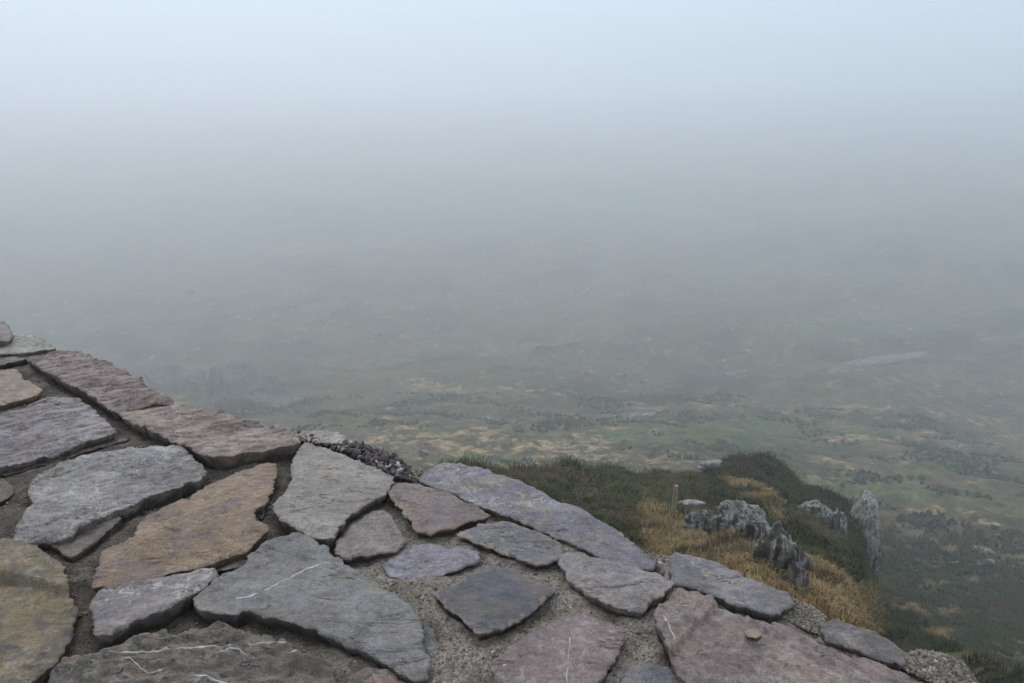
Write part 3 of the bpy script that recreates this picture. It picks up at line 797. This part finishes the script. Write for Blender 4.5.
v1, f1, j1 = face_strip(EDGE + .01, 1)
v2, f2, j2_ = face_strip(0.10, -1)
ends = []
base_i = len(v1) + len(v2)
ev = []
for s in (-3.0, 2.18):
    for t, zz in ((0.10, -2.3), (EDGE - .02, -2.3), (EDGE - .02, -.03), (0.10, -.03)):
        ev.append((s * SX + t * NX, s * SY + t * NY, zz))
vb = np.concatenate([v1, v2, np.array(ev)])
fb = np.concatenate([f1, f2 + len(v1), np.array([[0, 1, 2, 3], [7, 6, 5, 4]]) + base_i])
m = NT('rubble_masonry')
v = m.coords()
jn = m.attr('joint').outputs['Fac']
cc = m.mix(m.ramp(m.noise(v, 4, 4), .4, .6), base((122, 114, 108)), base((104, 104, 106)))
cc = m.mix(1.0, cc, m.grey(m.ramp(m.noise(v, 60, 5, .7), .3, .7, .7, 1.3)), 'MULTIPLY')
cc = m.mix(m.ramp(jn, 0.04, 0.14), base((92, 84, 70)), cc)
body_mat = m.finish(cc, .85, m.noise(v, 50, 6, .7), .8, .01)
mesh_obj('masonry_body', vb - np.array(WOFF), fb, body_mat, wall, attrs={'joint': np.concatenate([j1, j2_, np.ones(8)])})

# dark broken rubble packed at the outer edge behind the squarish slab, and rough mortar crust further right
def rubble(name, px_poly, n, s0, s1, zlo, zhi, mat, label, seed, flat=0.5, ang=.4, ik=(ICO1, ICOF1)):
    rg = np.random.default_rng(seed)
    xs, ys = zip(*px_poly)
    pts = []
    while len(pts) < n:
        x = rg.uniform(min(xs), max(xs), 400); y = rg.uniform(min(ys), max(ys), 400)
        k = in_poly(x, y, px_poly)
        for a, b in zip(x[k], y[k]):
            zz = rg.uniform(zlo, zhi)
            gx_, gy_ = on_plane(a, b, zz)
            pts.append((gx_, gy_, zz))
    pts = np.array(pts[:n])
    pv, pf, pt = pebbles(pts, rg.uniform(s0, s1, n), seed, ik, flat, ang)
    o = mesh_obj(name, pv - np.array(WOFF), pf, mat, wall, attrs={'tone': pt}, shade=False)
    o['label'] = label; o['kind'] = 'stuff'
    return o


m = NT('dark_shale')
v = m.coords(); tn = m.attr('tone').outputs['Fac']
col = m.mix(m.ramp(tn, 0.0, 0.8), base((50, 44, 44)), base((92, 82, 82)))
col = m.mix(m.ramp(tn, 0.90, 0.94), col, base((150, 144, 142)))
col = m.mix(1.0, col, m.grey(m.ramp(m.noise(v, 120, 4), .3, .7, .6, 1.4)), 'MULTIPLY')
shale = m.finish(col, .75, m.noise(v, 150, 4), .8, .003)
rubble('broken_rubble', [(332, 446), (345, 443), (372, 449), (395, 456), (408, 470), (410, 480), (396, 478), (384, 470), (360, 458)], 900, .002, .0075, -.025, .006, shale, 'dark crumbling shale rubble behind the squarish pale slab', 3, .55, .3, SHARD)
rubble('broken_rubble', [(286, 434), (300, 432), (330, 443), (345, 447), (340, 452), (306, 441)], 260, .0015, .005, -.022, .003, shale, 'thin seam of dark rubble in front of the pale cream stone', 4, .55, .3, SHARD)
rubble('broken_rubble', [(396, 478), (420, 470), (426, 474), (421, 482), (405, 484)], 240, .002, .006, -.03, -.004, grit_mat, 'brownish rubble fill between the two edge slabs', 5, .6, .3, SHARD)
rubble('gravel_fill', [(772, 612), (795, 600), (812, 607), (828, 619), (822, 636), (798, 626)], 5000, .0007, .0024, -.010, -.002, grit_mat, 'coarse gravelly mortar behind the broadest pink slab', 6, .8, .35, SHARD)
rubble('mortar_crust', [(903, 657), (921, 652), (940, 655), (955, 660), (966, 668), (978, 686), (950, 690), (925, 680), (905, 670)], 7000, .0008, .0032, -.020, .001, grit_mat, 'rough knobbly mortar crust at the near end of the outer edge', 7, .9, .35, SHARD)
rubble('broken_rubble', [(650, 566), (668, 560), (672, 584), (660, 578)], 200, .0015, .006, -.03, -.004, shale, 'dark rubble in the gap beside the blue grey slab', 8, .6, .3, SHARD)
rubble('moss_crumbs', [(258, 496), (270, 494), (276, 508), (262, 518), (256, 528), (262, 534), (256, 542), (250, 530), (252, 512)], 300, .0015, .005, -.022, -.008, grit_mat, 'crumbly mossy mortar beside the ochre slab', 9, .8)

# quartz veins lying in the stone faces
m = NT('quartz')
v = m.coords()
col = m.mix(m.ramp(m.noise(v, 90, 4), .35, .65), (0.29, 0.255, 0.215, 1), (0.50, 0.46, 0.40, 1))
quartz = m.finish(col, .5, m.noise(v, 200, 4), .6, .002)


def vein(si, px, width, gaps=0.0, seed=1):
    o, O, zt = stone_objs[si]
    me = o.data
    bvh = BVHTree.FromPolygons([q.co.copy() for q in me.vertices], [tuple(f.vertices) for f in me.polygons])
    loc = o.location + WOFF
    pts = []
    for (x0, y0), (x1, y1) in zip(px[:-1], px[1:]):
        n = max(2, int(math.hypot(x1 - x0, y1 - y0) / 1.2))
        for k in range(n): pts.append((x0 + (x1 - x0) * k / n, y0 + (y1 - y0) * k / n))
    W_ = np.array([on_plane(a, b, zt) for a, b in pts])
    tn = np.gradient(W_, axis=0); tn /= np.linalg.norm(tn, axis=1)[:, None] + 1e-9
    nn = np.stack([-tn[:, 1], tn[:, 0]], 1)
    arc = np.arange(len(W_)) * 0.0016
    W_ = W_ + nn * (0.0035 * fbm(arc * 22, arc * 0, seed, 3))[:, None]
    wd = width * (0.72 if si != 15 else 0.55) * (1 + 1.3 * fbm(arc * 60, arc * 0, seed + 4, 3))
    wd = wd * np.clip(np.minimum(arc, arc[::-1]) / 0.01, 0.15, 1)
    g = fbm(arc * 28, arc * 0 + 3, seed + 9, 2)
    verts, faces, ok = [], [], []
    for k in range(len(W_)):
        rowi = []
        for q in (-1, -.4, .4, 1):
            p = W_[k] + nn[k] * wd[k] * q * 0.5
            h = bvh.ray_cast(Vector((p[0] - loc.x, p[1] - loc.y, 0.3)), Vector((0, 0, -1)))
            zz = h[0].z if h[0] is not None else -1
            rowi.append((p[0] - loc.x, p[1] - loc.y, zz + (0.0007 if abs(q) < .9 else -0.0005)))
        ok.append(min(r_[2] for r_ in rowi) > -.5 and wd[k] > 0.0006 and g[k] > gaps)
        verts += rowi
    runs = [[]]
    for k in range(len(W_) - 1):
        if ok[k] and ok[k + 1]:
            for q in range(3): runs[-1].append((4 * k + q, 4 * k + q + 1, 4 * k + 5 + q, 4 * k + 4 + q))
        elif runs[-1]: runs.append([])
    for faces in runs:
        if len(faces) < 9: continue
        used = sorted({i for f in faces for i in f}); mp = {a: b for b, a in enumerate(used)}
        mesh_obj('quartz_vein', np.array([verts[a] for a in used]), [tuple(mp[i] for i in f) for f in faces], quartz, o)


vein(13, [(262, 592), (275, 585), (290, 577), (310, 568), (322, 564), (335, 563)], .0036, -.25, 1)
vein(13, [(216, 601), (240, 597), (262, 592)], .0045, 0.0, 2)
vein(15, [(92, 660), (115, 652), (140, 648), (165, 645), (190, 648), (225, 646), (250, 647), (290, 644)], .0042, -.7, 3)
vein(15, [(112, 663), (130, 664), (150, 671), (170, 668)], .003, -.3, 4)
vein(15, [(214, 656), (230, 654), (250, 655)], .004, -.5, 5)
vein(15, [(180, 676), (205, 677), (235, 684)], .004, -.6, 6)
vein(15, [(286, 651), (298, 649), (308, 653)], .005, -.7, 7)
vein(27, [(573, 618), (571, 635), (569, 655), (567, 690)], .0018, -.3, 8)
vein(29, [(661, 614), (670, 632), (678, 650), (687, 672)], .003, -.1, 9)
vein(5, [(0, 400), (14, 398), (30, 394)], .005, -.2, 10)

# white quartz corner of the purplish brown stone and the pale flake on the pink slab
def flake(name, px, zt, th, mat, parent=None, seed=2):
    P = np.array([on_plane(x, y, zt) for x, y in px])
    o, O = build_stone(name, P, zt, mat, parent, seed, th=th, sp=.002, lay=.3, jit=.4, rough=.5)
    return o


q = flake('quartz_corner', [(496, 663), (500, 658), (505, 657), (508, 665), (511, 674), (509, 681), (500, 677)], .009, .012, quartz)
q.parent = stone_objs[27][0]; q.location = q.location - (stone_objs[27][0].location + WOFF)
q['label'] = 'white quartz corner of the purplish brown stone'
fm = stone_mat('pale_flake', (176, 160, 142), (150, 134, 118), seed=9)
q = flake('stone_flake', [(746, 632), (750, 629), (757, 630), (761, 633), (756, 636), (749, 635)], .024, .006, fm)
tag(q, 'small buff stone flake lying loose on the broadest pink slab', 'stone flake')

# ------------------------------------------------------------------ rocks of the knoll and the valley
def rock_mat(name, c1, c2, white, seed, vert=3.0, wamt=0.5, scale=1.0):
    m = NT(name)
    v = m.coords(loc=(seed, seed * 1.3, 0)); vs = m.coords(scale=(1, 1, 1.0 / vert), loc=(seed, seed * 1.3, 0))
    col = m.mix(m.ramp(m.noise(v, 1.2 * scale, 5), .35, .65), c1, c2)
    n1 = m.noise(vs, 5 * scale, 7, .75, .6)
    col = m.mix(m.ramp(n1, 0.60 - wamt * .24, 0.70 - wamt * .20), col, white)
    n2 = m.noise(vs, 9 * scale, 6, .7)
    col = m.mix(m.ramp(n2, .36, .50, 0.75, 0.0), col, (0.045, 0.04, 0.03, 1))
    return m.finish(col, .85, m.math('ADD', n1, n2), .9, .12 / scale, .2)


def rock(name, cx, cy, cz, sx, sy, sz, mat, seed, label, group=None, rotz=0.0, vstri=1.0, sub=(ICO5, ICOF5), cat='rock', amp=0.32):
    v_, f_ = sub
    v_ = v_.copy()
    # boxy-er than a ball
    v_ = np.sign(v_) * np.abs(v_) ** 0.72
    # broken joint faces: the block is cut by random planes, then weathered
    rg = np.random.default_rng(int(seed) + 5)
    nrm = rg.normal(size=(26, 3)); nrm[:, 2] *= .7; nrm /= np.linalg.norm(nrm, axis=1)[:, None]
    cut = rg.uniform(.70, 1.02, 26) + (.22 if name == 'rock_pillar' else 0)
    dots = v_ @ nrm.T
    rad_ = np.min(np.where(dots > .12, cut / np.maximum(dots, .12), 9), axis=1)
    d = np.minimum(rad_, 1.25) * 1.08
    d *= 1 + amp * .45 * fbm(v_[:, 0] * 1.6 + seed, v_[:, 1] * 1.6, v_[:, 2] * 1.1 + seed, 3, .5)
    d += 0.045 * vstri * fbm(v_[:, 0] * 9 + seed, v_[:, 1] * 9, v_[:, 2] * 2.2, 4)
    cl_ = np.abs(fbm(v_[:, 0] * 2.6 + seed, v_[:, 1] * 2.6, v_[:, 2] * .8 + seed, 2))
    d -= 0.08 * (1 - smooth(0, .06, cl_))
    p = v_ * d[:, None] * np.array([sx, sy, sz])
    # joint blocks: ledges
    st = sz * 0.34
    p[:, 2] += 0.35 * st * (np.round(p[:, 2] / st) - p[:, 2] / st) * 0.9
    c, s = math.cos(rotz), math.sin(rotz)
    p[:, :2] = p[:, :2] @ np.array([[c, s], [-s, c]])
    o = mesh_obj(name, p, f_, mat, None, (cx, cy, cz))
    return tag(o, label, cat, group)


GREY, GREY2, WHT = (0.060, 0.050, 0.040, 1), (0.12, 0.105, 0.085, 1), (0.36, 0.33, 0.285, 1)
near_rock = [rock_mat('lichened_rock_%d' % k, GREY, GREY2, WHT, 4.4 * k, 3.0, .55 + .2 * k, 2.2) for k in range(2)]
pillar_rock = rock_mat('pillar_rock', (.07, .062, .05, 1), (.16, .145, .12, 1), (.40, .37, .32, 1), 3.0, 5.0, .7, 2.6)
mist_rock = rock_mat('whaleback_rock', (.14, .13, .11, 1), (.22, .205, .18, 1), (.40, .37, .32, 1), 6.0, 3.0, .15, .2)
pale_rock = rock_mat('pale_lichened_rock', (.24, .22, .19, 1), (.32, .30, .26, 1), (.50, .47, .42, 1), 2.0, 1.0, .8, 1.2)
far_rock = rock_mat('valley_rock', (.07, .064, .048, 1), (.15, .135, .11, 1), (.46, .43, .38, 1), 7.0, 1.0, .50, .30)


def rock_at(px, py, wpx, hpx, dist_, mat, seed, label, depth=.7, **kw):
    """a rock that shows wpx by hpx at a picture point, dist_ metres off (None: where the ground is)"""
    if dist_ is None:
        x, y, z, r = hit(px, py)
    elif dist_ == 'S':      # seated in the slope of the knoll, its face standing proud of the plants
        x, y, z, r = hit(px, min(py + hpx * .45, 620), rmax=27.0)
        hh = hpx / 2 * (y * CP - (z - CAMZ) * SP) / F
        z += hh * kw.pop('up', .45)
    else:
        dx, dy, dz = (float(q) for q in ray(px, py)); t = dist_ / math.hypot(dx, dy)
        x, y, z = dx * t, dy * t, CAMZ + dz * t
    fw = y * CP - (z - CAMZ) * SP
    sx = wpx / 2 * fw / F; sz = hpx / 2 * fw / F
    if dist_ is None: z = z + sz * 0.2 + (0.25 if 860 < px < 1000 and py > 560 else 0)
    return rock(kw.pop('name', 'rock_outcrop'), x, y, z, sx, max(sx * depth, sz * .5), sz, mat, seed, label, **kw)


KG = 'lichened crags on the knoll'
rock_at(738, 515, 60, 38, 'S', near_rock[1], 3, 'white lichened crag face below the heather on the knoll front', group=KG, depth=.5, vstri=.5)
rock_at(774, 542, 36, 56, 'S', near_rock[0], 8, 'dark streaked crag stepping down right of the lichened face', group=KG, depth=.6, vstri=.5)
rock_at(757, 528, 30, 36, 'S', near_rock[0], 14, 'pale streaked crag joining the lichened face to the dark crag below', group=KG, depth=.6, vstri=.5)
rock_at(792, 572, 30, 30, 'S', near_rock[0], 15, 'lowest grey crag reaching down into the tan grass', group=KG, depth=.6, vstri=.5)
rock_at(794, 554, 34, 40, 'S', near_rock[0], 12, 'low broken crag above the tan grass gully', group=KG, depth=.6, vstri=.5)
rock_at(812, 508, 42, 26, 'S', near_rock[1], 17, 'heather topped crag near the right shoulder of the knoll', group=KG, depth=.6, vstri=.5)
rock_at(836, 520, 24, 36, 'S', near_rock[0], 23, 'dark crag next to the upright rock pillar', group=KG, depth=.6, vstri=.5)
rock_at(857, 550, 25, 92, 23.6, pillar_rock, 31, 'tall upright rock pillar at the right end of the knoll', depth=.8, name='rock_pillar', amp=.16, vstri=.8)
rock_at(870, 572, 14, 44, 23.0, near_rock[0], 37, 'low buttress leaning on the foot of the rock pillar', depth=.8, name='rock_pillar', amp=.3, vstri=1.4)
rock_at(700, 520, 38, 30, 'S', near_rock[1], 41, 'shaded dark rock under the white slab beside the fence post', group=KG, depth=.35, vstri=.5)
rock_at(690, 503, 30, 4, 'S', pale_rock, 43, 'flat white lichened slab just right of the fence post', depth=.35, up=1.3, name='rock_slab', amp=.1)
rock_at(711, 463, 30, 5, 19.6, pale_rock, 47, 'white rock slab on the skyline of the knoll', depth=.3, rotz=.25, name='rock_slab', amp=.1)
rock_at(701, 470, 10, 5, 'S', pale_rock, 49, 'small white stone below the skyline slab', depth=.8, up=2.0, name='boulder', amp=.2, sub=(ICO2, ICOF2))

VG = 'pale outcrops scattered over the valley side'
ICO4 = ico(4)
for k, (x, y, w_, h_, lab) in enumerate([
    (190, 294, 14, 8, 'lone pale boulder in the mist beyond the far end of the wall'),
    (488, 421, 24, 8, 'pale humped boulder above the tan grass strip'),
    (424, 456, 12, 9, 'small pale boulder beside the dark rubble on the wall edge'),
    (632, 419, 60, 10, 'long pale outcrop above the heathery spur'),
    (655, 435, 24, 9, 'pale rock just below the long valley outcrop'),
    (670, 424, 18, 6, 'slanting pale rock right of the long valley outcrop'),
    (645, 382, 14, 5, 'low pale rock above the long valley outcrop'),
    (676, 369, 11, 4, 'tiny pale rock higher up the misty slope'),
    (735, 374, 28, 5, 'thin pale ledge beside a dark patch of heath'),
    (875, 362, 150, 2, 'very long faint grey ledge across the right of the valley'),
    (933, 567, 11, 5, 'white rock in the line of rocks right of the pillar'),
    (917, 566, 7, 5, 'smallest white rock nearest the pillar side of the line'),
    (951, 568, 13, 4, 'dull low rock in the middle of the rock line'),
    (985, 567, 22, 5, 'whitest flat rock at the right end of the rock line'),
    (878, 571, 9, 5, 'grey rock at the foot of the rock pillar'),
    (975, 250, 16, 4, 'faint white rock highest in the mist on the right'),
    (331, 267, 6, 3, 'faint white speck of rock high in the mist, the left one of a close pair'),
    (365, 266, 7, 3, 'faint white rock high in the mist, the right one of a close pair'),
    (375, 336, 12, 4, 'faint pale ledge in the mist left of centre'),
    (958, 448, 34, 4, 'thin slanting pale ledge at the right of the valley'),
    (180, 388, 84, 34, 'large misty whaleback rock just behind the flaky purplish slab'),
    (250, 404, 100, 50, 'largest misty whaleback rock behind the long pinkish slab'),
    (575, 444, 14, 4, 'small pale rock in the tan grass strip'),
    (905, 344, 10, 4, 'faint pale rock above the very long grey ledge'),
    (620, 376, 16, 4, 'faint pale rock left of the low rock above the outcrop'),
    (1000, 396, 14, 4, 'faint rock near the right end of the long grey ledge'),
]):
    big = w_ > 55 and h_ > 20
    rock_at(x, y, w_, h_, None, mist_rock if big else far_rock, 60 + 5 * k, lab, group=VG, depth=(.12 if w_ > 100 else .35) if not big else .45,
            name='rock_outcrop' if w_ > 20 else 'boulder', sub=((ICO5, ICOF5) if w_ > 20 else ICO4), amp=.38, rotz=0.2 * ((k % 5) - 2))

# ------------------------------------------------------------------ fence post
x, y, z, r = hit(673, 517)
post_top = 33 * (y * CP - (z - CAMZ) * SP) / F / CP
m = NT('weathered_post')
v = m.coords(scale=(1, 1, .15))
wn = m.noise(v, 60, 6, .7)
col = m.mix(m.ramp(wn, .3, .7), (.16, .135, .07, 1), (.34, .28, .16, 1))
pm = m.finish(col, .9, wn, .8, .01)
rings = []
hw = 0.036
lv = [(-.5, 1.05), (0, 1.05), (.2, 1.0), (.5, .98), (.9, .96), (.97, .95), (1.0, .86)]
pv = []
for f_, s_ in lv:
    for k in range(10):
        a = k / 10 * 2 * math.pi
        q_ = hw * s_ * (1 + .10 * math.sin(3 * a + 1) + .05 * math.sin(5 * a + f_ * 4))
        pv.append((q_ * math.cos(a) + .02 * f_, q_ * math.sin(a), post_top * f_))
pf = [(L * 10 + k, L * 10 + (k + 1) % 10, (L + 1) * 10 + (k + 1) % 10, (L + 1) * 10 + k) for L in range(len(lv) - 1) for k in range(10)]
pf.append(tuple(range(9, -1, -1))); pf.append(tuple(60 + k for k in range(10)))
post = mesh_obj('fence_post', np.array(pv), pf, pm, None, (x, y, z), shade=False)
tag(post, 'short weathered wooden post standing in heather beside the flat white slab', 'fence post')

# ------------------------------------------------------------------ plant cover
def leaf_mat(name, a, b, c=None, sc=.8):
    m = NT(name)
    t = m.attr('tone').outputs['Fac']
    col = m.mix(t, a, b)
    if c is not None:
        nn_ = m.noise(m.coords(), sc, 4, .6)
        col = m.mix(m.ramp(nn_, .46, .62), col, c)
    return m.finish(col, .85, None, spec=.15)


def scatter(n, rlo, rhi, px0, px1, seed):
    rg = np.random.default_rng(seed)
    a0 = math.atan((px0 - W / 2) / F); a1 = math.atan((px1 - W / 2) / F)
    a0 -= .06; a1 += .10
    az = rg.uniform(a0, a1, n); r = np.sqrt(rg.uniform(rlo ** 2, rhi ** 2, n))
    x = r * np.sin(az); y = r * np.cos(az)
    return x, y, ground(x, y), r, az


def tufts(x, y, z, r, h, wd, lean, per, seed, droop=.4):
    """leaf / blade triangles; per blades at each spot"""
    rg = np.random.default_rng(seed)
    n = len(x) * per
    X_ = np.repeat(x, per); Y_ = np.repeat(y, per); Z_ = np.repeat(z, per); Hh = np.repeat(h, per) * rg.uniform(.5, 1.2, n)
    Wd = np.repeat(wd, per) * rg.uniform(.6, 1.4, n)
    a = rg.uniform(0, 2 * np.pi, n); ln = rg.uniform(.1, 1, n) * lean
    bx = X_ + rg.normal(0, .35, n) * np.repeat(h, per) * .7; by = Y_ + rg.normal(0, .35, n) * np.repeat(h, per) * .7
    ca, sa = np.cos(a), np.sin(a)
    b2 = a + rg.uniform(-1.2, 1.2, n) + np.pi / 2
    cb, sb = np.cos(b2), np.sin(b2)
    p0 = np.stack([bx - cb * Wd / 2, by - sb * Wd / 2, Z_ - .03], 1)
    p1 = np.stack([bx + cb * Wd / 2, by + sb * Wd / 2, Z_ - .03], 1)
    mx_ = np.stack([bx + ca * ln * Hh * .5, by + sa * ln * Hh * .5, Z_ + Hh * .62], 1)
    p2 = mx_ + np.stack([cb * Wd * .4, sb * Wd * .4, 0 * Wd], 1)
    p3 = mx_ - np.stack([cb * Wd * .4, sb * Wd * .4, 0 * Wd], 1)
    p4 = np.stack([bx + ca * ln * Hh * 1.25, by + sa * ln * Hh * 1.25, Z_ + Hh * (1 - droop * ln)], 1)
    vv = np.stack([p0, p1, p2, p3, p4], 1).reshape(-1, 3)
    k = np.arange(n) * 5
    ff = np.concatenate([np.stack([k, k + 1, k + 2], 1), np.stack([k, k + 2, k + 3], 1), np.stack([k + 3, k + 2, k + 4], 1)])
    tone = np.repeat(rg.uniform(0, 1, n), 5)
    return vv, ff, tone


BARE = [(673, 500, 7, 14), (762, 532, 8, 10), (855, 545, 14, 40), (737, 516, 26, 15), (775, 545, 11, 20), (790, 558, 9, 14), (812, 508, 21, 12), (836, 520, 12, 18), (700, 520, 18, 13), (690, 504, 15, 6), (710, 464, 14, 6), (701, 470, 6, 4)]


def rocky(q):
    a, b = project(q[0], q[1], q[2] + .08)
    k = np.zeros(len(a), bool)
    for cx, cy, rx, ry in BARE: k |= ((a - cx) / rx) ** 2 + ((b - cy) / ry) ** 2 < 1.0
    return k


def veg(name, sel, data, h, wd, lean, per, mat, label, cat, seed, droop=.4):
    x, y, z, r = (q[sel] for q in data[:4])
    hh = h if np.ndim(h) else np.full(len(x), h)
    if np.ndim(h): hh = h[sel]
    ww = np.full(len(x), wd) if not np.ndim(wd) else wd[sel]
    vv, ff, tt = tufts(x, y, z, r, hh, ww, lean, per, seed, droop)
    o = mesh_obj(name, vv, ff, mat, None, attrs={'tone': tt}, shade=False)
    return tag(o, label, cat, kind='stuff')


heath_m = leaf_mat('heather_leaves', (.024, .028, .010, 1), (.080, .084, .027, 1), (.092, .060, .030, 1), .8)
knoll_m = leaf_mat('dark_heather_leaves', (.020, .019, .009, 1), (.060, .050, .024, 1), (.032, .040, .013, 1), .9)
tan_m = leaf_mat('dry_grass_blades', (.11, .075, .034, 1), (.42, .29, .14, 1), (.19, .115, .050, 1), 2.0)
green_m = leaf_mat('green_blades', (.012, .015, .004, 1), (.042, .052, .013, 1), (.048, .030, .013, 1), .30)

d = scatter(112000, 3, 30, 395, 900, 21)
zz = zones(d[0], d[1], d[2])
side = d[0] * NX + d[1] * NY
cl = fbm(d[0] / .8, d[1] / .8, 4.0, 3)
tan = (zz[:, 0] > .5) & (cl < .22)
hts = (.03 + .34 * np.clip(cl + .2, 0, 1.2))
hts = hts * np.clip(d[3] / 15, .3, 1)
bare = rocky(d)
kx, _ = project(d[0], d[1], d[2])
kn = (kx + 25 * cl > 712) & (d[3] > 14)
veg('heather', (~tan) & kn & ~bare, d, hts, .0012 * d[3].clip(3, 15), 1.5, 7, knoll_m, 'dark brown heather clothing the rocky knoll', 'heather', 36)
veg('heather', (~tan) & (side > 1.6) & ~bare & ~kn, d, hts, .0012 * d[3].clip(3, 15), 1.5, 7, heath_m, 'dark green and brown heather on the spur beyond the wall', 'heather', 31)
d2 = scatter(110000, 4, 28, 600, 930, 22)
zz2 = zones(d2[0], d2[1], d2[2])
cl2 = fbm(d2[0] / .8, d2[1] / .8, 4.0, 3)
veg('dry_grass', (zz2[:, 0] > .4) & (cl2 < .27) & ~rocky(d2), d2, .07 + .006 * d2[3], .003 + .0003 * d2[3], 1.1, 7, tan_m, 'tan dead grass in the gullies of the knoll', 'grass', 32, .6)
d3 = scatter(120000, 5, 62, 800, 1080, 23)
zz3 = zones(d3[0], d3[1], d3[2])
p3x, _ = project(d3[0], d3[1], d3[2])
sel3 = (zz3[:, 0] + .5 * fbm(d3[0] / .9, d3[1] / .9, 12.0, 3) < .50)
thin3 = np.random.default_rng(77).uniform(0, 1, len(sel3)) > smooth(26, 60, d3[3])
h3 = .02 + .006 * d3[3] + .02 * np.minimum(d3[3], 8) * np.clip(fbm(d3[0] / 2, d3[1] / 2, 7.0, 3), 0, 1)
veg('low_heath', sel3 & thin3 & (fbm(d3[0] / 1.6, d3[1] / 1.6, 3.0, 3) > np.where(d3[3] < 14, -9, -.25)), d3, h3, .004 + .0013 * d3[3], 1.3, 5, green_m, 'dark green low heath on the slope right of the knoll', 'heath', 33)
veg('dry_grass', ~sel3 & thin3, d3, h3 * .8, .006 + .0006 * d3[3], 1.0, 5, tan_m, 'pale tan grass tufts dotted over the slope right of the knoll', 'grass', 34)
d4 = scatter(16000, 42, 130, 0, 1024, 24)
zz4 = zones(d4[0], d4[1], d4[2])
cl4 = fbm(d4[0] / 9, d4[1] / 9, 9.0, 4)
sel4 = (zz4[:, 0] < .3) & (zz4[:, 1] < .5) & (cl4 > .12)
veg('valley_scrub', sel4, d4, .20 + .6 * np.clip(cl4, 0, 1), .26, 1.3, 6, green_m, 'dark scrub scattered over the valley below', 'scrub', 35)
